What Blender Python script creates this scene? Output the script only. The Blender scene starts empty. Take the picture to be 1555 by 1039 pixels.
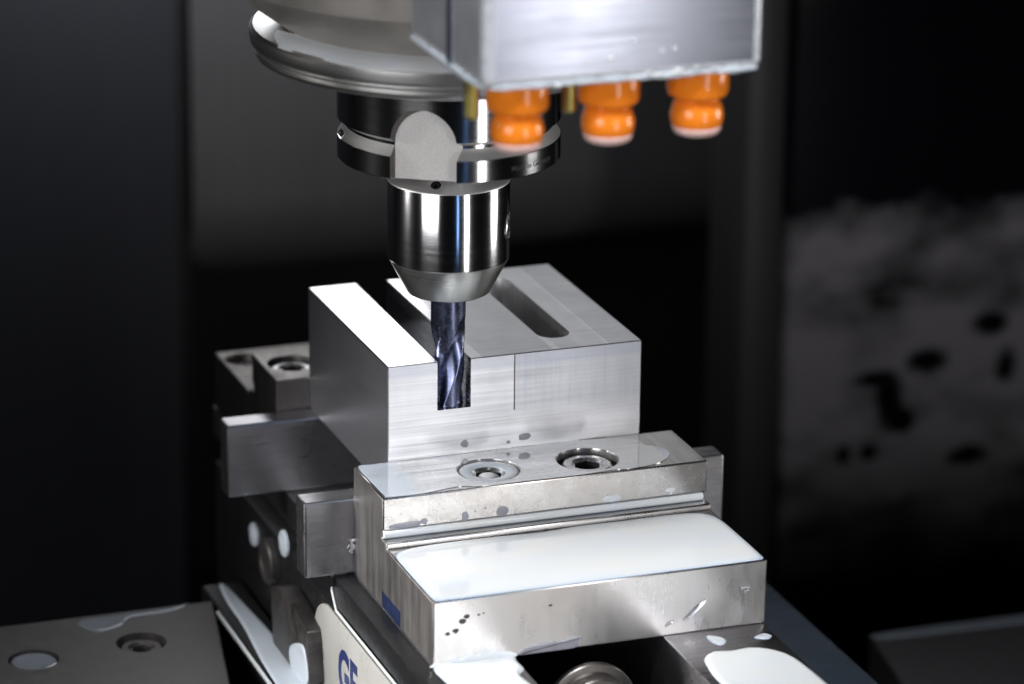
import bpy, bmesh, math, random
from mathutils import Vector, Matrix
random.seed(7)
S = 0.001                                   # everything below is written in millimetres
sc = bpy.context.scene
C = bpy.context.collection
PI = math.pi

# ------------------------------------------------------------------ camera
CP = (-306.009, -943.811, 341.973)
ya, pit, rol = 0.34888, 0.32494, 0.0100
fw = Vector((math.sin(ya)*math.cos(pit), math.cos(ya)*math.cos(pit), -math.sin(pit)))
r0 = Vector((math.cos(ya), -math.sin(ya), 0)); u0 = r0.cross(fw)
r2 = r0*math.cos(rol) + u0*math.sin(rol); u2 = -r0*math.sin(rol) + u0*math.cos(rol)
cd = bpy.data.cameras.new("camera"); cam = bpy.data.objects.new("camera", cd); C.objects.link(cam)
m = Matrix.Identity(4)
for i in range(3):
    m[i][0] = r2[i]; m[i][1] = u2[i]; m[i][2] = -fw[i]; m[i][3] = CP[i]*S
cam.matrix_world = m
cd.sensor_width = 36; cd.lens = 5620.7/1555*36
cd.clip_start = 0.05; cd.clip_end = 20
cd.dof.use_dof = True; cd.dof.focus_distance = 1.046; cd.dof.aperture_fstop = 9.5
sc.camera = cam

# ------------------------------------------------------------------ world, lamps, exposure
w = bpy.data.worlds.new("World"); sc.world = w; w.use_nodes = True
bg = w.node_tree.nodes["Background"]
bg.inputs[0].default_value = (0.8, 0.9, 1.0, 1); bg.inputs[1].default_value = 0.004

def lamp(name, loc, target, sx, sy, power, col=(1, 1, 1), spread=180):
    l = bpy.data.lights.new(name, 'AREA'); l.shape = 'RECTANGLE'
    l.size = sx*S; l.size_y = sy*S; l.energy = power; l.color = col; l.spread = math.radians(spread)
    o = bpy.data.objects.new(name, l); C.objects.link(o)
    o.location = Vector(loc)*S
    d = Vector(target) - Vector(loc)
    o.rotation_euler = d.to_track_quat('-Z', 'Y').to_euler()
    return o
lamp("lamp_front_right", (255, -900, 60), (30, 0, -20), 115, 620, 1.9, (1, .985, .97))
lamp("lamp_front_left", (-720, -560, 230), (15, -10, 10), 520, 420, .66, (.97, .98, 1), 70)
lamp("lamp_top", (-80, -420, 660), (38, -55, -40), 200, 200, .16, (.97, .985, 1), 26)
lamp("lamp_blue", (-20, -1150, 120), (20, 0, 40), 50, 500, 0.25, (.25, .5, 1))
lamp("lamp_rear", (76, 432, 160), (10, 40, 0), 152, 84, .17, (.95, .97, 1))
lamp("fill_left", (-660, 120, 200), (-10, -55, -60), 110, 110, .14, (1, .98, .96), 22)  # added light that brightens the left faces of jaw and block
lamp("lamp_rear_fill", (298, 438, 165), (298, 0, 120), 284, 120, .048, (.95, .97, 1))
lamp("fill_right", (680, -200, 70), (20, 0, 50), 160, 260, .22, (1, .99, .97), 60)  # added weak light to lift the right side of the flange
lamp("fill_wall", (55, 300, 110), (60, 450, 60), 200, 60, .15, (.94, .96, 1), 95)  # added light for the back wall sheets alone

sc.view_settings.view_transform = 'Standard'; sc.view_settings.look = 'None'
sc.view_settings.exposure = 0; sc.view_settings.gamma = 1
sc.cycles.use_denoising = True
sc.cycles.max_bounces = 8; sc.cycles.sample_clamp_indirect = 6

# ------------------------------------------------------------------ materials
class NT:
    def __init__(s, name):
        s.m = bpy.data.materials.new(name); s.m.use_nodes = True
        s.t = s.m.node_tree; s.b = s.t.nodes["Principled BSDF"]
    def n(s, typ, **kw):
        nd = s.t.nodes.new('ShaderNode'+typ)
        for k, v in kw.items():
            if k.startswith('i_'):
                key = k[2:]; key = int(key) if key.isdigit() else key
                s.put(nd.inputs[key], v)
            else: setattr(nd, k, v)
        return nd
    def put(s, sock, v):
        if isinstance(v, bpy.types.NodeSocket): s.t.links.new(v, sock)
        elif isinstance(v, bpy.types.Node): s.t.links.new(v.outputs[0], sock)
        else: sock.default_value = v
    def set(s, **kw):
        for k, v in kw.items():
            s.put(s.b.inputs[k.replace('_', ' ')], v)
        return s
    def pos(s):                               # position in millimetres
        g = s.n('NewGeometry')
        v = s.n('VectorMath', operation='SCALE'); s.t.links.new(g.outputs['Position'], v.inputs[0]); v.inputs['Scale'].default_value = 1000
        return v.outputs[0]
    def noise(s, vec, scale=(1, 1, 1), detail=4, rough=.6, off=(0, 0, 0), dist=0):
        mp = s.n('Mapping', i_Vector=vec); mp.inputs['Scale'].default_value = scale; mp.inputs['Location'].default_value = off
        nz = s.n('TexNoise', i_Vector=mp.outputs[0]); nz.inputs['Scale'].default_value = 1
        nz.inputs['Detail'].default_value = detail; nz.inputs['Roughness'].default_value = rough; nz.inputs['Distortion'].default_value = dist
        return nz.outputs['Fac']
    def ramp(s, fac, a, b, va=0., vb=1.):
        r = s.n('MapRange', i_Value=fac); r.inputs['From Min'].default_value = a; r.inputs['From Max'].default_value = b
        r.inputs['To Min'].default_value = va; r.inputs['To Max'].default_value = vb
        return r.outputs[0]
    def math(s, op, a, b=0.):
        nd = s.n('Math', operation=op); s.put(nd.inputs[0], a); s.put(nd.inputs[1], b); return nd.outputs[0]
    def mix(s, fac, a, b):
        nd = s.n('Mix', data_type='RGBA'); s.put(nd.inputs[0], fac); s.put(nd.inputs[6], a); s.put(nd.inputs[7], b); return nd.outputs[2]
    def bump(s, h, strength=.1, dist=.1):
        nd = s.n('Bump', i_Height=h); nd.inputs['Strength'].default_value = strength; nd.inputs['Distance'].default_value = dist*S
        s.t.links.new(nd.outputs[0], s.b.inputs['Normal']); return s
    def tangent(s, v):
        c = s.n('CombineXYZ'); c.inputs[0].default_value, c.inputs[1].default_value, c.inputs[2].default_value = v
        s.t.links.new(c.outputs[0], s.b.inputs['Tangent'])
def col4(c): return (c[0], c[1], c[2], 1)
def plain(name, c, rough=.5, metal=0., ior=1.45, var=.12, sc_=.3, coat=0., bmp=0.):
    k = NT(name); p = k.pos(); z = k.noise(p, (sc_,)*3, 5)
    k.set(Base_Color=k.mix(k.ramp(z, .3, .7), col4([x*(1-var) for x in c]), col4([min(1, x*(1+var)) for x in c])),
          Roughness=k.ramp(z, .3, .7, rough*.8, rough*1.2), Metallic=metal, IOR=ior, Coat_Weight=coat)
    if bmp: k.bump(k.noise(p, (sc_*4,)*3, 3), bmp, .2)
    return k.m
def brushed(name, c, rough, streak, var=.12, rvar=.25, aniso=.6, tan=(0, 0, 1), bmp=.15, big=.03, stain=None, coat=0., tone=None):
    """streak = noise frequency per mm along x, y, z (small along the lay)"""
    k = NT(name); p = k.pos()
    a = k.noise(p, streak, 3, .7); b = k.noise(p, (big,)*3, 4, .6, (3, 7, 1))
    f = k.math('ADD', k.math('MULTIPLY', a, .6), k.math('MULTIPLY', b, .4))
    base = k.mix(k.ramp(f, .3, .7), col4([x*(1-var) for x in c]), col4([min(1, x*(1+var)) for x in c]))
    rg = k.ramp(f, .3, .7, rough*(1+rvar), rough*(1-rvar))
    if stain:
        sfreq, lo, hi, scol, srough = stain
        q = k.ramp(k.noise(p, sfreq, 6, .65, (11, 2, 5), .4), lo, hi)
        base = k.mix(q, base, col4(scol)); rg = k.math('ADD', rg, k.math('MULTIPLY', q, srough))
    if tone:                                      # a second milling pass with its own finish
        sp_ = k.n('SeparateXYZ', i_0=p); q = k.math('MULTIPLY', k.ramp(sp_.outputs[0], tone[0]-.1, tone[0]+.1), k.ramp(sp_.outputs[2], tone[1]-2, tone[1]+2))
        fine = k.noise(p, (.9, .5, .04), 2, .5, (6, 6, 6))
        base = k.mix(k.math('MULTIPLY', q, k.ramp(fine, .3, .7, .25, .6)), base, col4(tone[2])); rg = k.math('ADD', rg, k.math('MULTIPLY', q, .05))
        top = k.math('MULTIPLY', k.ramp(sp_.outputs[2], -4.2, -3.2), k.ramp(a, .35, .6)); base = k.mix(k.math('MULTIPLY', top, .6), base, col4((.42, .45, .56)))  # bluish grey streaks in a band along the top edge
    k.set(Base_Color=base, Roughness=rg, Metallic=1., Anisotropic=aniso, Coat_Weight=coat, Coat_Roughness=.03)
    if aniso: k.tangent(tan)
    if bmp: k.bump(a, bmp, .02)
    return k.m

M = {}
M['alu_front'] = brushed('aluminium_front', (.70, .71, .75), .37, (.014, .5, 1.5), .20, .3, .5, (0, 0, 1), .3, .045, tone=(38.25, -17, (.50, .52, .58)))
M['alu_side'] = brushed('aluminium_side', (.86, .87, .92), .36, (.5, .014, 1.6), .07, .10, .4, (0, 0, 1), .05, .03)
M['alu_slot'] = brushed('aluminium_slot', (.52, .52, .54), .27, (.6, .02, .5), .15, .3, .3, (0, 0, 1), .15)  # darker than the other faces: shade inside the slot put into the colour
M['alu_pocket'] = brushed('aluminium_pocket', (.90, .89, .91), .40, (.9, .5, .01), .35, .4, .6, (0, 0, 1), .2, .1)
def alu_top():
    k = NT('aluminium_top'); p = k.pos()
    x = k.n('SeparateXYZ', i_0=p).outputs[0]
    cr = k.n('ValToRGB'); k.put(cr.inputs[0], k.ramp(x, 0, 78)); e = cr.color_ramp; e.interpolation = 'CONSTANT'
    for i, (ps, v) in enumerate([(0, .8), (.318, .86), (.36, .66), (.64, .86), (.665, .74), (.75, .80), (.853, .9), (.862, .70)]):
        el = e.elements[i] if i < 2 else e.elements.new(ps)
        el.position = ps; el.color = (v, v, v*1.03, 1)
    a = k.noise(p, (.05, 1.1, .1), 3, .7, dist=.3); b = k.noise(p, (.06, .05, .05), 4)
    f = k.math('ADD', k.math('MULTIPLY', a, .55), k.math('MULTIPLY', b, .45))
    mu = k.n('Mix', data_type='RGBA', blend_type='MULTIPLY', i_0=1.); k.put(mu.inputs[6], cr.outputs[0])
    g = k.ramp(f, .3, .7, .82, 1.06); cc = k.n('CombineColor'); [k.put(cc.inputs[i], g) for i in range(3)]
    k.put(mu.inputs[7], cc.outputs[0])
    k.set(Base_Color=mu.outputs[2], Metallic=1., Roughness=k.ramp(f, .3, .7, .20, .13), Anisotropic=.2); k.tangent((0, 1, 0))
    k.bump(a, .12, .02)
    return k.m
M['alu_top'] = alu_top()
M['steel_front'] = brushed('jaw_steel_front', (.66, .65, .65), .29, (.30, .3, .07), .08, .2, .65, (0, 0, 1), .04, .06, ((.03, .03, .035), .48, .80, (.58, .55, .53), .04))
M['steel_high'] = brushed('jaw_steel_shoulder', (.62, .60, .59), .26, (.25, .3, .25), .16, .18, .45, (0, 0, 1), .05, .08, ((.05, .04, .05), .48, .75, (.46, .43, .41), .06))
M['steel_side'] = brushed('jaw_steel_side', (.50, .48, .47), .42, (.3, .35, .03), .05, .2, .3, (0, 0, 1), .15, .05)
M['steel_top'] = brushed('jaw_steel_top', (.52, .50, .48), .20, (.5, .02, .3), .16, .3, .2, (0, 1, 0), .12, .05, None, .6)
M['steel_bar'] = brushed('parallel_steel', (.50, .49, .51), .33, (.03, .4, .9), .20, .3, .5, (0, 0, 1), .25, .06, ((.09, .1, .06), .60, .72, (.25, .23, .22), .15))
M['stained_shaded'] = brushed('stained_shaded_steel', (.20, .185, .175), .42, (.3, .25, .2), .25, .25, .3, (0, 0, 1), .2, .07)  # stained steel, its darkness also standing in for shade in recesses
M['turned'] = brushed('turned_steel', (.66, .65, .66), .16, (.02, .02, 2.2), .08, .25, .75, (0, 0, 1), .1, .05)
M['turned_cone'] = brushed('turned_steel_cone', (.64, .64, .63), .30, (.02, .02, 2.2), .08, .25, .6, (0, 0, 1), .1, .05)
M['matte'] = plain('bead_blasted_steel', (.72, .70, .68), .6, .4, var=.16, sc_=2.6, bmp=.4)
M['vgroove'] = brushed('ground_steel', (.62, .61, .60), .45, (.02, .02, 1.), .08, .2, 0, bmp=.1)
M['ring'] = brushed('nose_ring_steel', (.70, .69, .68), .36, (.02, .02, 1.), .12, .3, .4, (0, 0, 1), .1, .04)
M['nose'] = plain('spindle_nose_steel', (.42, .39, .36), .45, .55, var=.2, sc_=.06)
M['carbide'] = brushed('coated_carbide', (.235, .26, .41), .27, (.5, .5, .5), .15, .3, 0, bmp=.05)
M['black_steel'] = plain('black_oxide_steel', (.012, .012, .013), .35, 0., var=.25)
M['hole'] = plain('recess_shade', (.004, .004, .005), .6)  # near black colour standing in for shade in sockets, gaps and unlit back
M['bolt'] = brushed('bolt_steel', (.60, .60, .61), .28, (.6, .6, .6), .15, .3, 0, bmp=.1)
def milk_mat():
    k = NT('milky_coolant'); p = k.pos(); n = k.noise(p, (.05, .09, .05), 3, .5, (2, 8, 0))
    tc = k.n('TexCoord'); oz = k.n('SeparateXYZ', i_0=tc.outputs['Object']).outputs[2]      # the film is thinner, so bluer, at its rim
    k.set(Base_Color=k.mix(k.ramp(oz, .00012, .00048), (.44, .52, .63, 1), k.mix(k.ramp(n, .35, .68), (.68, .72, .765, 1), (.72, .73, .725, 1))), Roughness=.04, IOR=1.45); return k.m
M['milk'] = milk_mat()
M['film'] = plain('thin_coolant_film', (.46, .50, .55), .03, 0., 1.8, .10, .06)
def film_mat():
    k = NT('thin_coolant_film'); p = k.pos(); x = k.n('SeparateXYZ', i_0=p).outputs[0]; n = k.noise(p, (.09, .12, .1), 4, .6, (5, 1, 0))
    n3 = k.noise(p, (.35, .5, .3), 4, .65, (9, 2, 0))
    q = k.math('ADD', k.ramp(x, -1, 4, 1., .30), k.math('MULTIPLY', k.math('SUBTRACT', n, .5), k.ramp(x, 30, 70, 1.3, .5)))
    q = k.math('MINIMUM', k.math('MAXIMUM', k.math('SUBTRACT', q, k.ramp(x, 55, 72, 0., .3)), 0.), 1.)
    bl = k.math('MULTIPLY', k.ramp(x, 76.5, 77.2), k.ramp(n3, .3, .4)); q = k.math('MAXIMUM', q, k.math('MULTIPLY', bl, .75))
    k.set(Base_Color=k.mix(q, (.74, .73, .72, 1), (.52, .58, .66, 1)), Roughness=k.ramp(n3, .3, .7, .02, .05), IOR=1.6, Metallic=k.math('MULTIPLY', k.math('SUBTRACT', 1., q), .9)); return k.m
M['film'] = film_mat()
M['thin_milk'] = plain('thinned_milky_coolant', (.55, .60, .66), .05, 0., 1.4, .05, .06)
M['film_dim'] = plain('dark_grey_coolant', (.16, .18, .21), .06, 0., 1.5, .1, .06)  # darker grey tone of the coolant
M['drop'] = plain('coolant_drop', (.30, .30, .34), .10, 0., 1.36, .1)
M['orange'] = plain('orange_plastic', (.97, .25, .020), .13, 0., 1.5, .05)
M['pink'] = plain('pale_pink_tip', (.92, .60, .55), .22, 0., 1.5, .05)  # pale pink band at the nozzle end
M['brass'] = plain('brass', (.42, .34, .10), .35, .85, var=.1)
M['housing'] = brushed('housing_aluminium', (.50, .52, .61), .34, (.03, .1, .7), .12, .2, .2, (0, 0, 1), .1, .05)
M['wet_lit_edge'] = plain('wet_edge_highlight', (.80, .82, .87), .3, .35, var=.06, coat=.6)  # wet bevels, made paler to put the edge highlight into the colour
M['housing_side'] = plain('milled_aluminium_side', (.52, .53, .56), .40, .45, var=.12, sc_=.08)
M['label_white'] = plain('label_enamel', (.40, .395, .37), .30, 0., var=.05, sc_=.08)
M['label_blue'] = plain('label_blue_ink', (.012, .022, .11), .35)
M['blue_inset'] = plain('blue_plastic', (.012, .02, .06), .35)
M['ink'] = plain('laser_mark', (.01, .01, .01), .5)
M['plate'] = plain('worn_plate_steel', (.050, .046, .044), .42, .25, var=.55, sc_=.16)
M['table'] = plain('cast_table', (.065, .063, .068), .45, .3, var=.15)
M['wetgrey'] = plain('wet_blue_grey_steel', (.05, .064, .085), .25, .2, var=.15, sc_=.05)

# ------------------------------------------------------------------ mesh helpers
class B:
    def __init__(s): s.bm = bmesh.new()
    def _bev(s, faces, off, seg=2):
        if off <= 0: return
        ed = {e for f in faces if f.is_valid for e in f.edges}
        ed = [e for e in ed if len(e.link_faces) == 2 and e.calc_face_angle(0) > .5]
        bmesh.ops.bevel(s.bm, geom=ed, offset=off, segments=seg, profile=.5, affect='EDGES', clamp_overlap=True)
    def prism(s, pts, axis, a0, a1, bev=0., seg=2):
        """pts = outline in the two other axes (in x,y,z order), extruded along axis a0..a1"""
        def P(p, a):
            return {'x': (a, p[0], p[1]), 'y': (p[0], a, p[1]), 'z': (p[0], p[1], a)}[axis]
        lo = [s.bm.verts.new(P(p, a0)) for p in pts]; hi = [s.bm.verts.new(P(p, a1)) for p in pts]
        n = len(pts); fs = [s.bm.faces.new(lo), s.bm.faces.new(hi)]
        for i in range(n): fs.append(s.bm.faces.new((lo[i], lo[(i+1) % n], hi[(i+1) % n], hi[i])))
        bmesh.ops.recalc_face_normals(s.bm, faces=fs)
        s._bev(fs, bev, seg); return s
    def box(s, x0, x1, y0, y1, z0, z1, bev=.4, seg=2):
        return s.prism([(x0, y0), (x1, y0), (x1, y1), (x0, y1)], 'z', z0, z1, bev, seg)
    def lathe(s, prof, c=(0, 0, 0), axis='z', seg=96, close=False):
        """prof = [(radius, height)...]; closed with caps when the end radii are > 0"""
        def P(r, h, t):
            a, b = r*math.cos(t), r*math.sin(t)
            v = {'z': (a, b, h), 'y': (a, h, b), 'x': (h, a, b)}[axis]
            return (v[0]+c[0], v[1]+c[1], v[2]+c[2])
        rings = []; fs = []
        for r, h in prof:
            rings.append([s.bm.verts.new(P(r, h, 2*PI*i/seg)) for i in range(seg)] if r > 1e-6 else [s.bm.verts.new(P(0, h, 0))])
        pairs = list(zip(rings, rings[1:])) + ([(rings[-1], rings[0])] if close else [])
        for A, Bq in pairs:
            for i in range(seg):
                j = (i+1) % seg
                if len(A) == 1 and len(Bq) == 1: continue
                if len(A) == 1: fs.append(s.bm.faces.new((A[0], Bq[j], Bq[i])))
                elif len(Bq) == 1: fs.append(s.bm.faces.new((A[i], A[j], Bq[0])))
                else: fs.append(s.bm.faces.new((A[i], A[j], Bq[j], Bq[i])))
        if not close:
            for R in (rings[0], rings[-1]):
                if len(R) > 1: fs.append(s.bm.faces.new(R))
        bmesh.ops.recalc_face_normals(s.bm, faces=fs); return s
    def puddle(s, pts, z, h, edge=.9, sub=6, axis='z', sgn=1, wob=0.):
        """a domed film over a smooth closed outline; axis = the normal of the surface it lies on"""
        n = len(pts); out = []
        for i in range(n):
            p0, p1, p2, p3 = [Vector(pts[(i+k-1) % n]) for k in range(4)]
            for j in range(sub):
                t = j/sub
                out.append(.5*((2*p1) + (p2-p0)*t + (2*p0-5*p1+4*p2-p3)*t*t + (3*p1-p0-3*p2+p3)*t**3))
        per = sum((out[i]-out[i-1]).length for i in range(len(out))); step = max(per/150, edge*.3); res = []; acc = 0.
        for i in range(len(out)):                     # even spacing round the outline
            p, q = out[i], out[(i+1) % len(out)]; L = (q-p).length
            while acc < L: res.append(p.lerp(q, acc/L)); acc += step
            acc -= L
        out = res[:-1]
        N = len(out); area = sum(out[i].x*out[(i+1) % N].y - out[(i+1) % N].x*out[i].y for i in range(N))
        if area < 0: out.reverse()
        def P(p, a): return {'x': (z+sgn*a, p.x, p.y), 'y': (p.x, z+sgn*a, p.y), 'z': (p.x, p.y, z+sgn*a)}[axis]
        rings = []; last = 0.
        for ins, hh in ((0, 0), (.06, .38), (.22, .68), (.5, .88), (.8, .97), (1.05, 1)):
            for step in range(3 if ins else 0):       # small steps, relaxed, so tight corners do not fold
                nor = []
                for i in range(N):
                    d = out[(i+1) % N]-out[i-1]; d = d.normalized() if d.length > 1e-9 else Vector((1, 0))
                    nor.append(Vector((-d.y, d.x)))
                out = [out[i]+nor[i]*edge*(ins-last)/3 for i in range(N)]
                out = [out[i]*.6+(out[i-1]+out[(i+1) % N])*.2 for i in range(N)]
            last = ins
            rings.append([s.bm.verts.new(P(out[i], h*hh)) for i in range(N)])
        fs = []
        for A, Bq in zip(rings, rings[1:]):
            for i in range(N): fs.append(s.bm.faces.new((A[i], A[(i+1) % N], Bq[(i+1) % N], Bq[i])))
        top = s.bm.faces.new(rings[-1]); fs.append(s.bm.faces.new(rings[0])); fs.append(top)
        bmesh.ops.recalc_face_normals(s.bm, faces=fs)
        bmesh.ops.triangulate(s.bm, faces=[top], ngon_method='BEAUTY'); return s
def stadium(cx, y0, y1, r, seg=16):
    """outline in (x, y) of a slot along y with round ends"""
    o = [(cx+r*math.cos(PI+PI*i/seg), y0+r+r*math.sin(PI+PI*i/seg)) for i in range(seg+1)]
    return o + [(cx+r*math.cos(PI*i/seg), y1-r+r*math.sin(PI*i/seg)) for i in range(seg+1)]
def circ(cx, cy, r, n=20, rx=1., ry=1., ph=0., wob=0.):
    return [(cx+r*rx*math.cos(2*PI*i/n+ph)*(1+random.uniform(-wob, wob)), cy+r*ry*math.sin(2*PI*i/n+ph)*(1+random.uniform(-wob, wob))) for i in range(n)]
def wpos(o):
    v = Vector((0, 0, 0))
    while o: v += Vector(o.location); o = o.parent
    return v
def obj(name, b, mats, parent=None, angle=35, loc=None, pick=None):
    me = bpy.data.meshes.new(name); bm = b.bm
    mats = mats if isinstance(mats, (list, tuple)) else [mats]
    if parent is not None: base = wpos(parent)/S
    else:
        if loc is None:
            xs = [v.co for v in bm.verts]
            loc = (sum(v.x for v in xs)/len(xs), sum(v.y for v in xs)/len(xs), min(v.z for v in xs))
        base = Vector(loc)
    if pick:
        bm.faces.ensure_lookup_table(); bm.normal_update()
        for f in bm.faces: f.material_index = pick(f.normal, f.calc_center_median())
    for v in bm.verts: v.co = (v.co - base)*S
    bm.to_mesh(me); bm.free()
    for q in mats: me.materials.append(q)
    if angle:
        me.shade_smooth(); me.set_sharp_from_angle(angle=math.radians(angle))
    o = bpy.data.objects.new(name, me); C.objects.link(o)
    if parent is not None: o.parent = parent
    else: o.location = base*S
    return o
def cut(b, *cutters):
    """b minus the cutters, as a new B (exact booleans on throw-away objects)"""
    def tmp(q):
        me = bpy.data.meshes.new('tmp'); q.bm.to_mesh(me); q.bm.free()
        o = bpy.data.objects.new('tmp', me); C.objects.link(o); return o
    A = tmp(b); cs = [tmp(c) for c in cutters]
    for c in cs:
        md = A.modifiers.new('b', 'BOOLEAN'); md.operation = 'DIFFERENCE'; md.solver = 'EXACT'; md.object = c
    dg = bpy.context.evaluated_depsgraph_get(); dg.update()
    r = B(); me = A.evaluated_get(dg).to_mesh(); r.bm.from_mesh(me); A.evaluated_get(dg).to_mesh_clear()
    for o in [A]+cs:
        me = o.data; bpy.data.objects.remove(o); bpy.data.meshes.remove(me)
    return r
def tag(o, label=None, cat=None, group=None, kind=None):
    if label: o['label'] = label
    if cat: o['category'] = cat
    if group: o['group'] = group
    if kind: o['kind'] = kind
    return o
def thing(name, label, cat, loc, group=None):
    o = bpy.data.objects.new(name, None); C.objects.link(o); o.location = Vector(loc)*S; o.empty_display_size = .01
    return tag(o, label, cat, group)
def text_mesh(txt, size, depth=.05, sx=1., bold=0.):
    cu = bpy.data.curves.new('t', 'FONT'); cu.body = txt; cu.size = size; cu.extrude = depth; cu.offset = bold; cu.resolution_u = 4
    o = bpy.data.objects.new('t', cu); C.objects.link(o); dg = bpy.context.evaluated_depsgraph_get(); dg.update()
    me = o.evaluated_get(dg).to_mesh(); r = B(); r.bm.from_mesh(me); o.evaluated_get(dg).to_mesh_clear()
    bpy.data.objects.remove(o); bpy.data.curves.remove(cu)
    for v in r.bm.verts: v.co.x *= sx
    return r

# ------------------------------------------------------------------ the enclosure
def wall_mat(name, c, rough, metal, seed, lo=.8, hi=1.2):
    k = NT(name); p = k.pos(); a = k.noise(p, (.25, .2, .004), 3, .7, (seed, 0, 0)); b = k.noise(p, (.02, .02, .012), 5, .6, (seed, 3, 1))
    f = k.math('ADD', k.math('MULTIPLY', a, .5), k.math('MULTIPLY', b, .5))
    k.set(Base_Color=k.mix(k.ramp(f, .3, .7), col4([x*lo for x in c]), col4([x*hi for x in c])), Roughness=k.ramp(f, .3, .7, rough*1.2, rough*.8), Metallic=metal)
    return k.m
M['wall_a'] = wall_mat('enclosure_sheet_blue_grey', (.026, .027, .033), .4, 0., 2)
M['wall_b'] = wall_mat('enclosure_sheet_grey', (.064, .063, .065), .4, 0., 9)
M['post'] = wall_mat('dark_door_post', (.040, .037, .039), .45, 0., 5)
BLOBS = [(305, -145, 4.5, 10), (299, -135, 7, 3), (311, -154, 4.5, 4), (321, -130, 7, 4.5), (341, -172, 7, 3.5), (348, -117, 6, 4), (286, -166, 2.5, 3), (297, -166, 3.5, 3), (300, -104, 5, 1.6), (356, -135, 4, 6)]
def splash_mat():
    k = NT('black_panel_with_dried_coolant'); p = k.pos()
    sp = k.n('SeparateXYZ', i_0=p); z = sp.outputs[2]; x = sp.outputs[0]
    n1 = k.noise(p, (.05, .05, .055), 6, .6, (4, 0, 8)); n2 = k.noise(p, (.028, .028, .045), 3, .5, (1, 5, 3.2))
    edge = k.math('ADD', z, k.math('MULTIPLY', k.math('SUBTRACT', n1, .5), 34.))
    up = k.ramp(edge, -62, -78); dn = k.ramp(edge, -218, -160); lf = k.ramp(k.math('ADD', x, k.math('MULTIPLY', n1, 10.)), 262, 268, .45, 1)
    spot = k.ramp(n2, .22, .55)
    for bx, bz, rx, rz in BLOBS:
        dx = k.math('DIVIDE', k.math('SUBTRACT', x, bx), rx*1.25); dz = k.math('DIVIDE', k.math('SUBTRACT', z, bz), rz*1.2)
        d = k.math('ADD', k.math('MULTIPLY', dx, dx), k.math('MULTIPLY', dz, dz))
        d = k.math('ADD', d, k.math('MULTIPLY', k.math('SUBTRACT', n1, .5), 3.))
        spot = k.math('MULTIPLY', spot, k.ramp(d, .4, 1.7))
    q = k.math('MULTIPLY', k.math('MULTIPLY', up, dn), k.math('MULTIPLY', spot, lf))
    k.set(Base_Color=k.mix(q, (.004, .004, .006, 1), (.20, .185, .194, 1)), Roughness=k.ramp(q, 0, 1, .15, .7), Specular_IOR_Level=.15)
    return k.m
M['splash'] = splash_mat()
o = obj('floor', B().box(-900, 900, -1400, 700, -330, -322, 0), M['hole'], loc=(0, 0, -330)); tag(o, 'dark chip pan under the vise', None, None, 'structure')
bw = obj('wall', B().box(-500, 900, 640, 650, -322, 420, 0), M['hole'], loc=(0, 640, -322)); tag(bw, 'dark back of the machine enclosure', None, None, 'structure')
def curled(z0, r, y0):                          # sheet with an added rolled lower edge, shaped so it fades to black
    arc = lambda q: [(y0+r-q*math.cos(t), z0-q*math.sin(t)) for t in [PI/2*i/14 for i in range(15)]]
    return [(y0, 420)] + arc(r) + arc(r-2)[::-1] + [(y0+2, 420)]
obj('wall_panel', B().box(-500, 57.5, 448, 456, -322, 420, 1.5), M['wall_a'], bw)
obj('wall_panel', B().prism(curled(-85, 40, 450), 'x', 63.5, 300), M['wall_b'], bw)
obj('seam_strip', B().box(57.6, 63.4, 456.5, 639.9, -322, 420, 0), M['hole'], bw)
rw = obj('wall', B().box(259, 520, 300, 340, -322, 420, 3), M['splash'], loc=(390, 320, -322)); tag(rw, 'black side panel of the enclosure with dried coolant splashes', None, None, 'structure')
obj('door_post', B().box(241.5, 258.9, 303, 340, -322, 420, 4), M['post'], rw)

# ------------------------------------------------------------------ vise
W, D, ZB, ZJ, ZS, ZF = 77.33, 77.87, -38.5, -28.8, -42.6, -61.6
JL, JR = -10.4, 87.55
vise = thing('machine_vise', 'steel machine vise clamping the aluminium block between two stepped jaws', 'vise', (38, 20, -322))
obj('bed', B().box(-16.2, 93, 2, 130, -150, -72, .8).box(13.2, 56.6, -150, 1.9, -150, -94, .8).box(-30, 105, -150, 178, -322, -150.2, 1), M['black_steel'], vise)
obj('rail', B().box(-16.0, 13.0, -140, 1.8, -149.8, -71.9, .6).box(JL, 13.0, -140, 152, -71.8, ZF-.1, .5), M['steel_bar'], vise)
obj('rail', B().box(56.8, 87.0, -150, 160, -149.8, ZF-.1, .6), M['steel_bar'], vise)
obj('guide_strip', B().prism([(-10.5, -62), (-16.2, -62), (-16.2, -70.2), (-15.4, -70.6), (-10.5, -70.6)][::-1] and
    [(-100, -62.0), (1.6, -62.0), (1.6, -70.6), (-100, -70.6)], 'x', -16.3, -10.5, .5), M['black_steel'], vise)
lip = B().prism([(-100, -70.9), (-3, -70.9), (1.2, -66.5), (1.2, -65.6), (1.9, -65.6), (1.9, -67), (-2.4, -71.9), (-100, -71.9)], 'x', -16.9, -16.35, .2)
obj('coolant_trickle', lip, M['milk'], vise)
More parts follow.
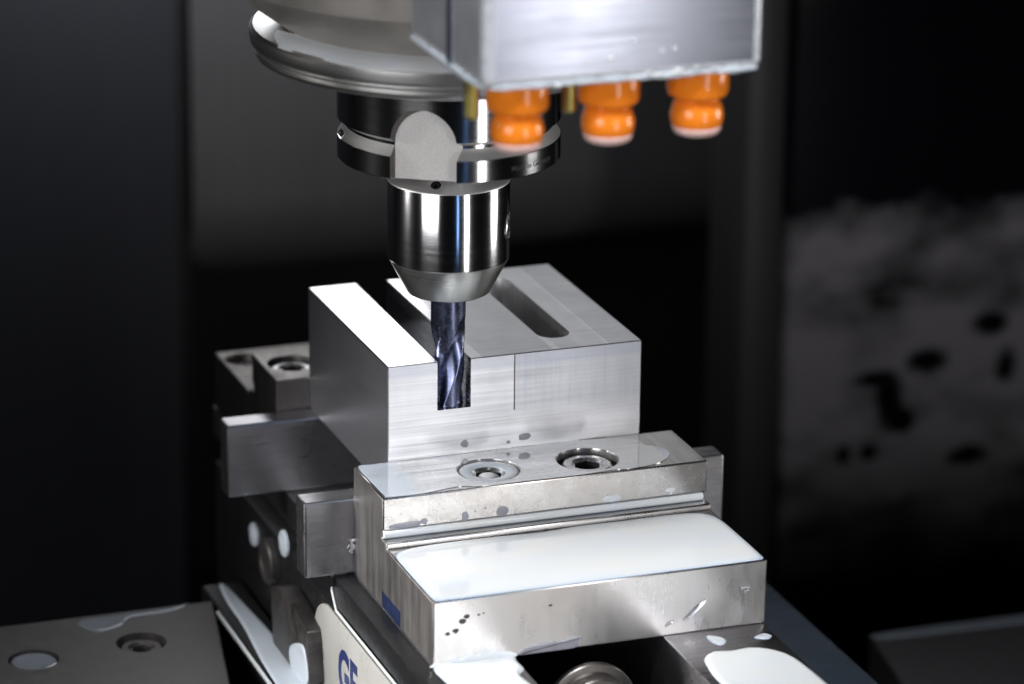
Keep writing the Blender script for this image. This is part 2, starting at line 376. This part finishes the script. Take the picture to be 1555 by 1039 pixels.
# jaws
PROF = [(0, ZJ), (-27.2, ZJ), (-27.2, -38.4), (-25.9, -38.5), (-25.9, -40.9), (-30.2, -41.0), (-30.4, ZS), (-71, ZS), (-71, ZF), (0, ZF)]
BOLTS = [(25.1, -15.2), (54.9, -15.8)]
REAR1 = [(-1.2, 92.6, 7.6), (78, 92.6, 7.6)]; REAR2 = [(-3.2, 139.5, 6.2), (80, 139.5, 6.2)]
def jaw_body(mir=False):
    f = (lambda y: D-y) if mir else (lambda y: y)
    b = B().prism([(f(y), z) for y, z in PROF], 'x', JL, JR, .45)
    cs = [B().lathe([(q, -39), (q, -20)], (x, y, 0), 'z', 64) for x, y, q in (REAR1 if mir else [b_+(9.0,) for b_ in BOLTS])]
    if mir: cs += [B().lathe([(q, -52), (q, -30)], (x, y, 0), 'z', 64) for x, y, q in REAR2]
    else: cs.append(B().prism([(-26.3, -56.6), (-42.9, -56.6), (-42.9, -63), (-26.3, -63)], 'x', -12, JL+.9))
    return cut(b, *cs)
def pick_jaw(n, c):
    if abs(n.x) > .7: return 2
    if n.z > .7 and c.z > -30: return 3
    if n.z > .7: return 3
    if abs(n.y) > .6 and c.z > -41: return 1
    return 0
JM = [M['steel_front'], M['steel_high'], M['steel_side'], M['steel_top']]
def socket_screw(parent, x, y, ztop, r, hexr, depth=4.5, mt=None):
    hx = B().prism([(x+hexr*math.cos(PI/3*i+.2), y+hexr*math.sin(PI/3*i+.2)) for i in range(6)], 'z', ztop-depth, ztop+5)
    b = cut(B().lathe([(r, ztop-7), (r, ztop-.6), (r-.55, ztop), (hexr+.75, ztop), (hexr+.1, ztop-.75), (0, ztop-.75)], (x, y, 0), 'z', 64), hx)
    def pk(n, c): return 1 if c.z < ztop-.8 and (c.x-x)**2+(c.y-y)**2 < (hexr*1.02)**2 else 0
    return obj('socket_screw', b, [mt or M['bolt'], M['hole'] if mt is None else mt], parent, pick=pk)
jf = obj('jaw', jaw_body(), JM, vise, 20, pick=pick_jaw); jf['label'] = 'front jaw with a flooded step'
jb = obj('jaw', jaw_body(True), [M['stained_shaded'], M['stained_shaded'], M['stained_shaded'], M['stained_shaded']], vise, 20, pick=pick_jaw); jb['label'] = 'rear jaw behind the block, in the dark'
obj('blue_inset', B().prism([(-26.5, -56.8), (-42.7, -56.8), (-42.7, -62.8), (-26.5, -62.8)], 'x', JL+.3, JL+.85, .1), M['blue_inset'], jf)
s1 = socket_screw(jf, BOLTS[0][0], BOLTS[0][1], -29.6, 7.4, 4.1); s1['label'] = 'screw flooded with coolant'
socket_screw(jf, BOLTS[1][0], BOLTS[1][1], -29.9, 7.2, 4.1)
for x, y, q in REAR1: socket_screw(jb, x, y, -30.4, 6.3, 3.6)
for x, y, q in REAR2: socket_screw(jb, x, y, -45.0, 5.2, 3.0)
# nicks on the front jaw
nk = B()
for x, z, r in ((-6.2, -52.3, .75), (-3.9, -51.7, .95), (-2.0, -49.1, 1.1), (-.8, -47.9, .85), (2.7, -47.9, .4), (4.1, -47.6, .35), (23.4, -47.9, .5)):
    nk.puddle(circ(x, z, r, 7, 1.0, .8, random.random(), .25), -71.0, .12, r*.5, 2, 'y', -1)
obj('nick', nk, M['plate'], jf)
# lead screw and collar
ls = thing  # (the collar belongs to the vise)
obj('screw_collar', B().lathe([(0, -71.5), (6, -71.5), (6, -75.4), (12.9, -75.5), (13.2, -75.8), (13.2, -77.3), (12.9, -77.6), (11.0, -77.7), (10.6, -78.4), (10.6, -82), (10.2, -82.5), (7, -82.5), (6.5, -80), (0, -80)], (33.5, 0, -77.3), 'y', 96), M['stained_shaded'], vise, 25)
# round label
lab = [(3.6+13.8*math.cos(PI/2-PI*i/24*1.0), -86.3+13.8*math.sin(PI/2-PI*i/24)) for i in range(25)] + [(-95, -100.1), (-95, -72.5)]
lp = obj('name_plate', B().prism(lab, 'x', -17.4, -16.35, .25), M['label_white'], vise)
tx = text_mesh('GE', 19.0, .06, .78, .035*19)
for v in tx.bm.verts: v.co = Vector((-17.42-(v.co.z), -7.0-v.co.x, -93.2+v.co.y))
obj('lettering', tx, M['label_blue'], lp, 0)
# boss, screw holes and clamp on the vise's left side
for y, z, r, nm, mm in ((83, -80, 2.9, 'set_screw', 'thin_milk'), (50, -70.5, 3.3, 'set_screw', 'thin_milk'), (57, -92, 2.2, 'set_screw', 'thin_milk')):
    obj(nm, B().lathe([(r+.9, -16.2), (r+.9, -16.9), (r+.4, -17.3), (r, -17.2), (r*.6, -17.7), (0, -17.9)], (0, y, z), 'x', 40), M[mm], vise)
obj('pivot_boss', B().lathe([(7.2, -16.2), (7.2, -18.6), (6.6, -19.2), (4.5, -19.2), (4.2, -18.8), (0, -18.8)], (0, 63, -81), 'x', 56), M['plate'], vise)
obj('side_clamp', B().prism([(47.1, -82.4), (34.4, -78), (21.5, -79.7), (9.6, -82.2), (6.7, -97.4), (27.2, -112), (45, -99.7)], 'x', -22, -16.3, .8), M['plate'], vise)
obj('coolant_patch', B().puddle([(26.8, -94.4), (14.4, -87.9), (9.6, -90.3), (8.4, -98), (20.3, -103.1)], -22, .5, 1.2, 5, 'x', -1), M['thin_milk'], vise)

# ------------------------------------------------------------------ parallels
PB = [('polished parallel bar against the front jaw, its ground left end proud of the vise', -25.1, 104.5, 0.1, 8.6, 4),
      ('darker parallel bar against the rear jaw, reaching farthest left', -28.4, 100, D-8.6, D-.1, 1)]
for lb, x0, x1, y0, y1, _ in PB:
    p = obj('parallel_bar', B().box(x0, x1, y0, y1, ZF, ZB-.05, .7, 2), M['steel_bar'], None, 20); tag(p, lb, 'parallel bar', 'parallel bars under the block')

# ------------------------------------------------------------------ workpiece
wp = B().box(0, W, 0, D, ZB, 0, .25, 1)
wp = cut(wp, B().box(14.8, 24.9, -5, D+5, -14.7, 5, 0), B().prism(stadium(55.1, 9.7, 70, 5.0), 'z', -20, 5),
         B().box(38.0, 38.38, -1, .4, -17.1, 5, 0))
def pick_wp(n, c):
    if 37.9 < c.x < 38.55 and .01 < c.y < .5 and -17.2 < c.z < -.1: return 5  # groove faces take a dark colour in place of the step's shadow
    if n.z > .7 and c.z > -1: return 0
    if n.y < -.7 and c.y < .4: return 1
    if 49 < c.x < 61.5 and 8 < c.y < 71: return 4
    if 14 < c.x < 26 and (abs(n.x) > .7 or n.z > .7) and c.z > -16: return 3
    return 2
wo = obj('workpiece', wp, [M['alu_top'], M['alu_front'], M['alu_side'], M['alu_slot'], M['alu_pocket'], M['stained_shaded']], None, 20, pick=pick_wp, loc=(38, 39, ZB))
tag(wo, 'bright aluminium block with a milled slot and a round ended pocket', 'metal block')

# ------------------------------------------------------------------ end mill
TX, TY = 19.85, 5.5
def end_mill():
    b = B(); R = 5.0; NA, NZ = 120, 130; PH = .709; z0, z1 = -14.55, 27.0; N = 3
    rings = []
    for k in range(NZ+1):
        z = z0 + (z1-z0)*(k/NZ)
        fade = max(0., min(1., (12.5-z)/9.5)); fade = fade*fade*(3-2*fade)
        tw = (z-z0)*math.tan(math.radians(24.2))/R + PH
        ring = []
        for i in range(NA):
            th = 2*PI*i/NA; u = (th/(2*PI/N)) % 1.0
            if u < .10: g = (u/.10)**.8
            elif u < .62: g = 1-((u-.10)/.52)**1.6
            else: g = 0.03*(1-(u-.62)/.38)
            r = (R-.38*max(0., min(1., (9-z)/6)))*(1-.46*g*fade)
            ring.append(b.bm.verts.new((TX+r*math.cos(th+tw), TY+r*math.sin(th+tw), z)))
        rings.append(ring)
    for A, Bq in zip(rings, rings[1:]):
        for i in range(NA): b.bm.faces.new((A[i], A[(i+1) % NA], Bq[(i+1) % NA], Bq[i]))
    b.bm.faces.new(rings[-1])
    cc = b.bm.verts.new((TX, TY, z0+.5))
    for i in range(NA): b.bm.faces.new((rings[0][(i+1) % NA], rings[0][i], cc))
    bmesh.ops.recalc_face_normals(b.bm, faces=b.bm.faces[:])
    return b
em = obj('end_mill', end_mill(), M['carbide'], None, 32, loc=(TX, TY, -14.55))
tag(em, 'violet coated end mill with helical flutes cutting in the open slot', 'end mill')

# ------------------------------------------------------------------ tool holder
th = thing('tool_holder', 'turned steel tool holder with a grooved flange gripping the violet end mill', 'tool holder', (TX, TY, 19.2))
A0 = math.radians(18.95+11.3); nx, ny = -math.sin(A0), -math.cos(A0); ttx, tty = math.cos(A0), -math.sin(A0)
def drive_slot(ang, rho, hw, ztop, zlo=50, skew=0., rise=0.):
    a = ang; n = (-math.sin(a), -math.cos(a)); t = (math.cos(a), -math.sin(a))
    out = [(-hw, zlo), (hw, zlo)] + [(hw*math.cos(PI*i/24), ztop-hw+hw*math.sin(PI*i/24)) for i in range(25)]
    b = B(); lo = []; hi = []
    for s, z in out:
        lo.append(b.bm.verts.new((TX+n[0]*rho+t[0]*s, TY+n[1]*rho+t[1]*s, z)))
        s2 = s-skew; z2 = z+rise*max(0, (z-60)/20)
        hi.append(b.bm.verts.new((TX+n[0]*45+t[0]*s2, TY+n[1]*45+t[1]*s2, z2)))
    k = len(out); b.bm.faces.new(lo); b.bm.faces.new(hi)
    for i in range(k): b.bm.faces.new((lo[i], lo[(i+1) % k], hi[(i+1) % k], hi[i]))
    bmesh.ops.recalc_face_normals(b.bm, faces=b.bm.faces[:]); return b
ZFL = 59.7
flange = B().lathe([(0, ZFL), (31.1, ZFL), (31.5, ZFL+.4), (31.5, ZFL+6.3), (31.3, ZFL+6.6), (29.3, ZFL+9.4), (29.3, ZFL+10.3), (31.5, ZFL+11.6), (31.5, 92), (0, 92)], (TX, TY, 0), 'z', 160)
flange = cut(flange, drive_slot(A0, 27.6, 9.5, 79.4, 50, 8.0, 5.0), drive_slot(A0+PI, 27.6, 8.7, 79.2), drive_slot(A0+math.radians(68), 30.2, 3.4, 71.2, 66.2))
def pick_fl(n, c):
    r = math.hypot(c.x-TX, c.y-TY); dn = (c.x-TX)*nx+(c.y-TY)*ny; ds = (c.x-TX)*ttx+(c.y-TY)*tty
    if abs(abs(dn)-27.6) < .05 and abs(ds) < 9.6: return 1
    if dn > 27.65 and abs(ds) < 20 and (abs(n.x*ttx+n.y*tty - ds/r*(n.x*(c.x-TX)+n.y*(c.y-TY))/r) > .3 or (n.z < -.3 and c.z > ZFL+12)): return 3  # slot side walls: recess shade put into a darker steel
    if ZFL+6.7 < c.z < ZFL+11.7 and r < 31.45 and abs(n.z) > .1: return 2
    return 0
obj('flange', flange, [M['turned'], M['matte'], M['vgroove'], M['stained_shaded']], th, 30, pick=pick_fl)
body = B().lathe([(0, 29.7), (17.2, 29.7), (17.38, 29.95), (17.38, 52.4), (17.1, 52.9), (13.2, 55.6), (12.6, 57.0), (12.6, ZFL+.5), (0, ZFL+.5)], (TX, TY, 0), 'z', 128)
sx, sy = -math.sin(math.radians(18.95+14)), -math.cos(math.radians(18.95+14))
hole = B().lathe([(1.5, -6), (1.5, 6)], (0, 0, 0), 'z', 28)
for v in hole.bm.verts:
    q = Vector((sx*.55, sy*.55, .83)).to_track_quat('Z', 'Y') @ v.co; v.co = Vector((TX+sx*14.9, TY+sy*14.9, 54.6)) + q
wa = math.radians(18.95-78); wx, wy = -math.sin(wa), -math.cos(wa)
hole2 = B().lathe([(4.2, 0), (4.2, 9)], (0, 0, 0), 'z', 40)
for v in hole2.bm.verts:
    q = Vector((wx, wy, 0)).to_track_quat('Z', 'Y') @ v.co; v.co = Vector((TX+wx*13, TY+wy*13, 39.5)) + q
body = cut(body, hole, hole2)
obj('body', body, [M['turned'], M['vgroove'], M['hole']], th, 30, pick=lambda n, c: 1 if c.z > 52.45 and n.z > .3 and math.hypot(c.x-TX, c.y-TY) > 12.7 and abs(Vector((c.x-TX-sx*14.9, c.y-TY-sy*14.9, c.z-54.6)).length) > 1.2 else 0)
ss = B().lathe([(0, -2.2), (1.42, -2.2), (1.42, -.25), (1.2, 0), (.8, 0), (.78, -1.4), (0, -1.4)], (0, 0, 0), 'z', 28)
for v in ss.bm.verts:
    q = Vector((sx*.55, sy*.55, .83)).to_track_quat('Z', 'Y') @ v.co; v.co = Vector((TX+sx*14.9, TY+sy*14.9, 54.3)) + q
obj('set_screw', ss, M['black_steel'], th)
ws = B().lathe([(0, 0), (4.1, 0), (4.1, 2.6), (3.7, 3.0), (2.2, 3.0), (2.1, 1.2), (0, 1.2)], (0, 0, 0), 'z', 40)
for v in ws.bm.verts:
    q = Vector((wx, wy, 0)).to_track_quat('Z', 'Y') @ v.co; v.co = Vector((TX+wx*13.05, TY+wy*13.05, 39.5)) + q
obj('clamp_screw', ws, M['bolt'], th)
obj('cone', B().lathe([(4.9, 19.6), (11.2, 19.2), (11.9, 19.6), (17.1, 29.4), (17.1, 29.68), (0, 29.68)], (TX, TY, 0), 'z', 128), M['turned_cone'], th, 30)
tm = text_mesh('Made in Germany', 2.3, .03, 1.0, .02)
for v in tm.bm.verts:
    a = math.radians(18.95-33) - v.co.x/31.55; rr = 31.53 + v.co.z
    v.co = Vector((TX-rr*math.sin(a), TY-rr*math.cos(a), ZFL+2.3+v.co.y))
obj('lettering', tm, M['ink'], th, 0)

# ------------------------------------------------------------------ spindle
sp = thing('spindle', 'broad spindle nose with a coolant wetted steel ring above the tool holder', 'spindle', (TX, TY, 88.5))
obj('nose_ring', B().lathe([(31.6, 91), (45, 89.2), (52.5, 88.9), (54.0, 89.6), (54.4, 90.6), (53.6, 91.4), (53.8, 92.2), (55.3, 93.2), (55.7, 94.5), (55.7, 97.0), (54.6, 98.0), (50.2, 98.4), (31.6, 98.4)], (TX, TY, 0), 'z', 160, True), M['ring'], sp, 25)
obj('nose_cone', B().lathe([(31, 98.6), (47.0, 98.8), (48.0, 99.8), (56.5, 106), (61, 112), (62, 120), (62, 212), (31, 212)], (TX, TY, 0), 'z', 160, True), M['nose'], sp, 25)
pts = []
wet = B()
rp = [(46.5, 98.45), (47.5, 100.0), (50.5, 99.7), (53.6, 99.0), (55.3, 97.6), (54.8, 97.0), (50.0, 98.0)]
seg = 120; rings = []
for i in range(seg+1):
    t = PI*1.02 + (PI*.98)*i/seg
    wv = 1 + .10*math.sin(5*t)+.06*math.sin(13*t+1)
    rings.append([wet.bm.verts.new((TX+(51.4+(r-51.4)*wv*min(1, .15+min(i, seg-i)/8))*math.cos(t), TY+(51.4+(r-51.4)*wv*min(1, .15+min(i, seg-i)/8))*math.sin(t), z)) for r, z in rp])
for A, Bq in zip(rings, rings[1:]):
    n = len(A)
    for i in range(n): wet.bm.faces.new((A[i], A[(i+1) % n], Bq[(i+1) % n], Bq[i]))
wet.bm.faces.new(rings[0]); wet.bm.faces.new(rings[-1][::-1]); bmesh.ops.recalc_face_normals(wet.bm, faces=wet.bm.faces[:])
obj('coolant_bead', wet, M['milk'], sp, 40)
obj('head_casting', B().box(-150, 230, -126, 140, 212.2, 330, 6), M['nose'], sp, 20)

# ------------------------------------------------------------------ coolant manifold with nozzles
mf = thing('coolant_manifold', 'pale aluminium coolant block with three orange ball nozzles underneath', 'coolant block', (22, -92, 93))
MX0, MX1, MY0, MY1, MZ = -14.9, 59.2, -121.7, -64, 111.8
hb = B().box(MX0, MX1, MY0, MY1, MZ, 211.9, 3.0, 5)
obj('housing', hb, [M['housing'], M['housing_side'], M['wet_lit_edge']], mf, 40, pick=lambda n, c: 1 if n.x < -.99 else 0 if max(abs(n.x), abs(n.y), abs(n.z)) > .99 else 2)
obj('side_strip', B().box(MX0-.8, MX0+.5, -98.5, -95.5, MZ+2, 211, .3), M['housing'], mf, 20)
NY = -111.0
for i, x in enumerate((-2.3, 21.9, 45.9)):
    nz = obj('nozzle', B().lathe([(0, MZ+.5), (7.7, MZ+.5), (7.9, MZ-.2), (7.9, 105.6), (7.6, 104.6), (6.4, 103.6), (4.9, 103.0), (0, 103.0)][::-1], (x, NY, 0), 'z', 14 if i else 14), M['orange'], mf, 25)
    prof = [(0, 93.9), (4.2, 93.9)] + [(6.75*math.cos(a), 98.9+6.75*math.sin(a)) for a in [math.radians(q) for q in range(-36, 62, 7)]] + [(3.6, 104), (0, 104)]
    prof = [(r, z) for r, z in prof if z > 96.0 or r == 0 and z > 100]
    prof = [(0, prof[0][1])] + prof
    obj('ball', B().lathe(prof, (x, NY, 0), 'z', 64), M['orange'], nz, 40)
    obj('tip', B().lathe([(0, 94.6), (3.0, 94.2), (4.9, 94.1), (5.7, 94.6), (6.15, 95.4), (6.30, 96.3), (6.2, 96.6), (0, 96.6)], (x, NY, 0), 'z', 64), M['pink'], nz, 40)
for x, y, zb in ((-14.3+1.2, -107.5, 101.9), (12.2, -108.5, 101.8)):
    obj('brass_pin', B().lathe([(0, zb), (1.5, zb), (1.95, zb+.5), (1.95, MZ+2), (0, MZ+2)], (x, y, 0), 'z', 32), M['brass'], mf, 30)
def bead(b, p0, p1, r, n, wob):
    p0 = Vector(p0); p1 = Vector(p1); ax = (p1-p0).normalized(); e1 = ax.orthogonal().normalized(); e2 = ax.cross(e1); prev = None; rr = r
    for k in range(n+1):
        rr = rr*.6+.4*r*random.uniform(1-wob, 1+wob) if 0 < k < n else r*.3
        c = p0.lerp(p1, k/n); ring = [b.bm.verts.new(c+(e1*math.cos(2*PI*i/10)+e2*math.sin(2*PI*i/10))*rr) for i in range(10)]
        if prev:
            for i in range(10): b.bm.faces.new((prev[i], prev[(i+1) % 10], ring[(i+1) % 10], ring[i]))
        else: b.bm.faces.new(ring[::-1])
        prev = ring
    b.bm.faces.new(prev); bmesh.ops.recalc_face_normals(b.bm, faces=b.bm.faces[:]); return b
rim = bead(B(), (MX0+.6, MY0+2.5, MZ+.7), (MX0+.6, MY1, MZ+.7), 1.15, 30, .25)
bead(rim, (MX0+2, MY0+.7, MZ+.75), (MX1-1.5, MY0+.7, MZ+.75), .75, 60, .6)
obj('coolant_rim', rim, M['thin_milk'], mf, 60)
dr = B()
for x, z, r in ((4.5, 112.4, .8), (31, 112.8, 1.1), (36, 113.2, 1.3), (28, 113.5, .7), (46, 113.3, .6), (18, 118, .7), (24, 122, .6), (32, 119, .5), (35, 119.3, .6), (41, 114, .5)):
    dr.puddle(circ(x, z, r, 9, 1.2, .8, 0, .15), MY0, .35, r*.6, 2, 'y', -1)
obj('coolant_drops', dr, M['milk'], mf)['kind'] = 'stuff'

# ------------------------------------------------------------------ coolant lying about
def pool(name, label, b, mt='milk', group=None): return tag(obj(name, b, M[mt], None, 75), label, 'coolant puddle', group)
st = [(-9.6, -69.3), (-8.6, -70.5), (-6, -70.75), (15, -70.75), (40, -70.75), (65, -70.75), (84, -70.7), (86.4, -70.2), (87.1, -68.5), (87.2, -55), (87.1, -42), (86.6, -37), (84.8, -33.5), (81, -31.6),
      (70, -31.0), (60, -31.3), (45, -31.0), (38, -32.2), (30, -32.0), (20, -31.2), (8, -31.2), (0, -31.6), (-5, -32.4), (-8.3, -34.2), (-9.7, -37.5), (-9.9, -42), (-9.9, -55)]
pool('coolant_pool', 'wide white coolant pool covering the step of the front jaw', B().puddle(st, ZS+.01, .5, 2.6, 5))
gr = B().prism([(-27.25, -40.85), (-27.7, -40.2), (-27.75, -39.3), (-27.2, -38.6), (-26, -38.55), (-26, -40.85)], 'x', JL+.3, 86.4, .2)
pool('coolant_bead', 'long white coolant line filling the groove of the front jaw', gr)
def smooth(pts, sub=6):
    n = len(pts); o = []
    for i in range(n):
        p0, p1, p2, p3 = [Vector(pts[(i+k-1) % n]) for k in range(4)]
        for j in range(sub):
            t = j/sub; o.append(.5*((2*p1) + (p2-p0)*t + (2*p0-5*p1+4*p2-p3)*t*t + (3*p1-p0-3*p2+p3)*t**3))
    return [(p.x, p.y) for p in o]
fl = B().prism(smooth([(-9.2, -1.0), (-9.3, -12), (-9.0, -24), (-8.4, -26.2), (2, -26.6), (9, -25.2), (14, -24.8), (18, -26.3), (24, -26.5), (36, -26.5), (50, -26.6), (60, -26.0), (64, -26.6), (72, -25.4), (77, -22), (79.4, -17), (78, -12), (75, -10), (73, -4), (60, -.4), (40, -.3), (20, -.3), (2, -.3), (-5, -.4)]), 'z', ZJ+.01, ZJ+.16)
fl = cut(fl, *[B().lathe([(9.3, ZJ-3), (9.3, ZJ+5)], (x, y, 0), 'z', 64) for x, y in BOLTS])
tag(obj('coolant_film', fl, M['film'], None, 40), 'thin glossy coolant film on top of the front jaw mirroring the block', 'coolant film')
x, y = BOLTS[0]
rg = B().lathe([(4.95, -29.75), (4.9, -29.35), (6, -29.1), (8, -29.05), (8.7, -29.2), (8.9, -29.9), (8.9, -33), (7.5, -33), (7.5, -29.9)], (x, y, 0), 'z', 64, True)
pool('coolant_ring', 'ring of coolant flooding the left screw recess in the front jaw', rg, 'thin_milk')
pool('coolant_plug', 'white coolant standing in the hex socket of the left jaw screw', B().lathe([(0, -29.75), (1.4, -29.85), (2.5, -30.15), (3.2, -30.7), (3.5, -31.6), (3.5, -33), (0, -33)], (x, y, 0), 'z', 40))
pool('coolant_pool', 'white coolant pool at the lower right on the vise rail', B().puddle([(61.8, -88.8), (66.1, -85.5), (70.4, -87), (76.4, -86.2), (81.9, -89.8), (84.9, -95.4), (86, -105.4), (86.2, -120), (84, -135), (66, -135), (60.5, -120), (59.5, -103), (60.3, -95)], ZF-.1, .8, 1.6, 5))
pool('coolant_drop', 'tear shaped coolant drop on the rail between jaw and pool', B().puddle([(68.2, -74.6), (71.7, -76.8), (72, -79.8), (69.6, -81.6), (68, -79.2)], ZF-.1, .5, .9, 5))
pool('coolant_drop', 'small flat coolant drop at the right edge of the rail', B().puddle([(80.4, -79.7), (84.1, -78), (85.6, -80), (83.5, -81.7)], ZF-.1, .4, .8, 5))
fm = B().puddle([(-10.2, -71.3), (-2, -71.25), (3, -71.2), (8, -71.2), (13, -71.2), (12.4, -75), (12.7, -80), (10, -84), (11, -95), (6, -110), (-9, -110), (-10, -85)], ZF-.1, 1.0, 1.5, 5)
pool('coolant_pool', 'milky coolant pool on the left rail below the front jaw', fm)
fo = B().puddle([(-10.2, -61.9), (-10.2, -60.6), (-6, -60.3), (-3.8, -58.9), (-2.6, -59.9), (.8, -58.3), (2.0, -59.6), (4.5, -57.4), (5.6, -59.2), (7.4, -58.1), (9, -59.4), (13, -60.4), (13.2, -61.7), (2, -61.9)], -71.0, .7, .8, 3, 'y', -1)
pool('coolant_foam', 'ragged foam clinging to the lower left edge of the front jaw', fo)
um = B().puddle([(14.6, -61.4), (14.9, -60.3), (17, -59.0), (22, -58.5), (27, -58.6), (31, -58.0), (32.6, -58.4), (31.5, -59.5), (32, -60.6), (30, -61.5), (22, -61.5)], -71.0, .35, .6, 4, 'y', -1)
pool('coolant_smear', 'grey coolant smear hanging under the front jaw edge beside the foam', um, 'drop')
# drops on the block face and on the jaw shoulder
def drops(name, label, lst, plane, mt='drop'):
    b = B()
    for x, z, r, ax, az in lst: b.puddle(circ(x, z, r, 10, ax, az, random.random(), .18), plane, .16, r*.6, 2, 'y', -1)
    o = obj(name, b, M[mt], None, 50); return tag(o, label, 'coolant drops', None, 'stuff')
drops('coolant_drops', 'grey coolant drops on the lower front of the aluminium block',
      [(23.2, -25.7, 1.15, 1, 1), (41.5, -25.6, 1.5, 1.3, .8), (36.5, -26.8, .6, 1.2, .8)], 0.0)
drops('coolant_drops', 'coolant drops drying on the shoulder of the front jaw',
      [(13.9, -36.9, 1.1, 1, 1.3), (24.9, -36.8, 1.5, 1.3, 1), (-3.5, -37.3, 1.6, 3.2, .6), (1.8, -36.9, .9, 1.2, 1.1), (20, -35.2, .35, 1.2, .8), (17, -35.8, .25, 1.2, .8)], -27.2)
drops('coolant_drops', 'white coolant dabs on the right end of the jaw shoulder',
      [(58.3, -36.9, 1.2, 2.6, .9), (76.2, -36.6, 1.0, 1.6, .8), (76.4, -37.4, .6, .8, 1)], -27.2, 'milk')
# ------------------------------------------------------------------ swarf
def chip(label, pts, r0, mt='bolt'):
    b = B(); prev = None
    for k, p in enumerate(pts):
        p = Vector(p); r = r0*(1-.5*abs(k/(len(pts)-1)-.5))
        ring = [b.bm.verts.new(p+Vector((r*math.cos(a)*1.2, r*math.sin(a)*.5, r*math.sin(a)*.9))) for a in [2*PI*i/6 for i in range(6)]]
        if prev:
            for i in range(6): b.bm.faces.new((prev[i], prev[(i+1) % 6], ring[(i+1) % 6], ring[i]))
        else: b.bm.faces.new(ring[::-1])
        prev = ring
    b.bm.faces.new(prev); bmesh.ops.recalc_face_normals(b.bm, faces=b.bm.faces[:])
    return tag(obj('metal_chip', b, M['chip'], None, 30), label, 'metal chip', 'loose metal chips')
M['chip'] = plain('bright_swarf', (.8, .8, .82), .25, .8)
chip('long thin metal chip stuck slantwise on the right of the front jaw', [(63.0, -71.3, -57.3), (64.5, -71.6, -56.2), (66.2, -71.7, -54.7), (68.0, -71.6, -53.2), (69.2, -71.3, -52.2)], .45)
chip('short metal chip under the long slanted chip on the front jaw', [(57.6, -71.3, -58.6), (58.7, -71.6, -57.7), (59.5, -71.3, -57.2)], .4)
chip('curled metal chip near the right end of the front jaw', [(80.0, -71.4, -50.3), (80.8, -71.8, -49.6), (81.8, -71.8, -49.8), (82.1, -71.5, -50.7), (81.4, -71.4, -51.4), (81.0, -71.4, -50.9)], .38)
chip('crumpled metal chip caught between the front parallel bar and the jaw', [(-10.9, -.7, -51.0), (-11.3, -.6, -52.2), (-10.9, -.8, -53.2), (-11.6, -.7, -54.2), (-11.2, -.6, -54.8)], .6)

# ------------------------------------------------------------------ fixtures left and right
cp = thing('clamp_plate', 'worn steel plate with two flooded screws at the lower left', 'plate', (-65, 20, -322))
pb = B().prism([(-112, 83.5), (-30.2, 82.5), (-40.5, 29), (-50, -20), (-112, -20)], 'z', -322, -100, .6)  # right end cut slantwise in place of the vise's shadow across it
pb = cut(pb, *[B().lathe([(7.6, -108), (7.6, -90)], (x, y, 0), 'z', 48) for x, y in ((-59.3, 57.8), (-92.8, 55.5))])
obj('plate', pb, M['plate'], cp, 20)
for x, y, zt in ((-59.3, 57.8, -101.5), (-92.8, 55.5, -101.3)): socket_screw(cp, x, y, zt, 6.4, 3.3, 3, M['plate'])
pool('coolant_pool', 'coolant streak along the far edge of the lower left plate', B().puddle([(-73.4, 79.5), (-57, 80.5), (-41.6, 82), (-37.4, 81.7), (-44.8, 77.6), (-57.6, 76.8), (-62, 71.5), (-70, 69.6)], -99.99, .4, 1.2, 5), 'film_dim')
pool('coolant_pool', 'coolant pooled inside the recess of the leftmost plate screw', B().puddle(circ(-92.8, 55.5, 7.2, 16, 1., 1., 0, .02), -101.2, .5, 1.2, 4), 'film_dim')
gd = obj('guide_slab', B().box(-30.4, -17.2, -40, 96, -322, -100.2, .8), M['black_steel'], None, 20); tag(gd, 'dark slab between the lower left plate and the vise', 'slab')
pool('coolant_pool', 'slanting coolant pool on the dark slab left of the vise', B().puddle([(-24.9, 94.4), (-22.9, 92.6), (-20.6, 61.2), (-18.2, 24), (-18, -10), (-28.8, -10), (-29.3, 25.3), (-26.8, 60.6), (-26.4, 79.7)], -100.19, .5, 1.2, 5), 'thin_milk')
ln = B().prism([(-31.6, -99.6), (-30.8, -99.6), (-30.8, -101), (-31.6, -101)], 'y', -40, 73.5, .2)
pool('coolant_bead', 'thin coolant line along the left edge of the dark slab', ln)
ta = obj('machine_table', B().prism([(203.5, 101), (420, 97), (420, -200), (150, -200)], 'z', -322, -150, 1.5), M['table'], None, 20); tag(ta, 'grey machine table corner at the lower right', 'table')
pool('coolant_streak', 'blue grey coolant streak along the far edge of the machine table', B().puddle([(206, 99.3), (240, 99), (300, 98), (330, 97.5), (330, 92), (270, 91), (235, 92.5), (206, 94)], -149.99, .4, 1.5, 4), 'film_dim')
sl = obj('side_ledge', B().box(94, 139, -200, 44.5, -322, -100, 1.5), M['wetgrey'], None, 20); tag(sl, 'wet blue grey ledge running beside the vise on the right', 'ledge')
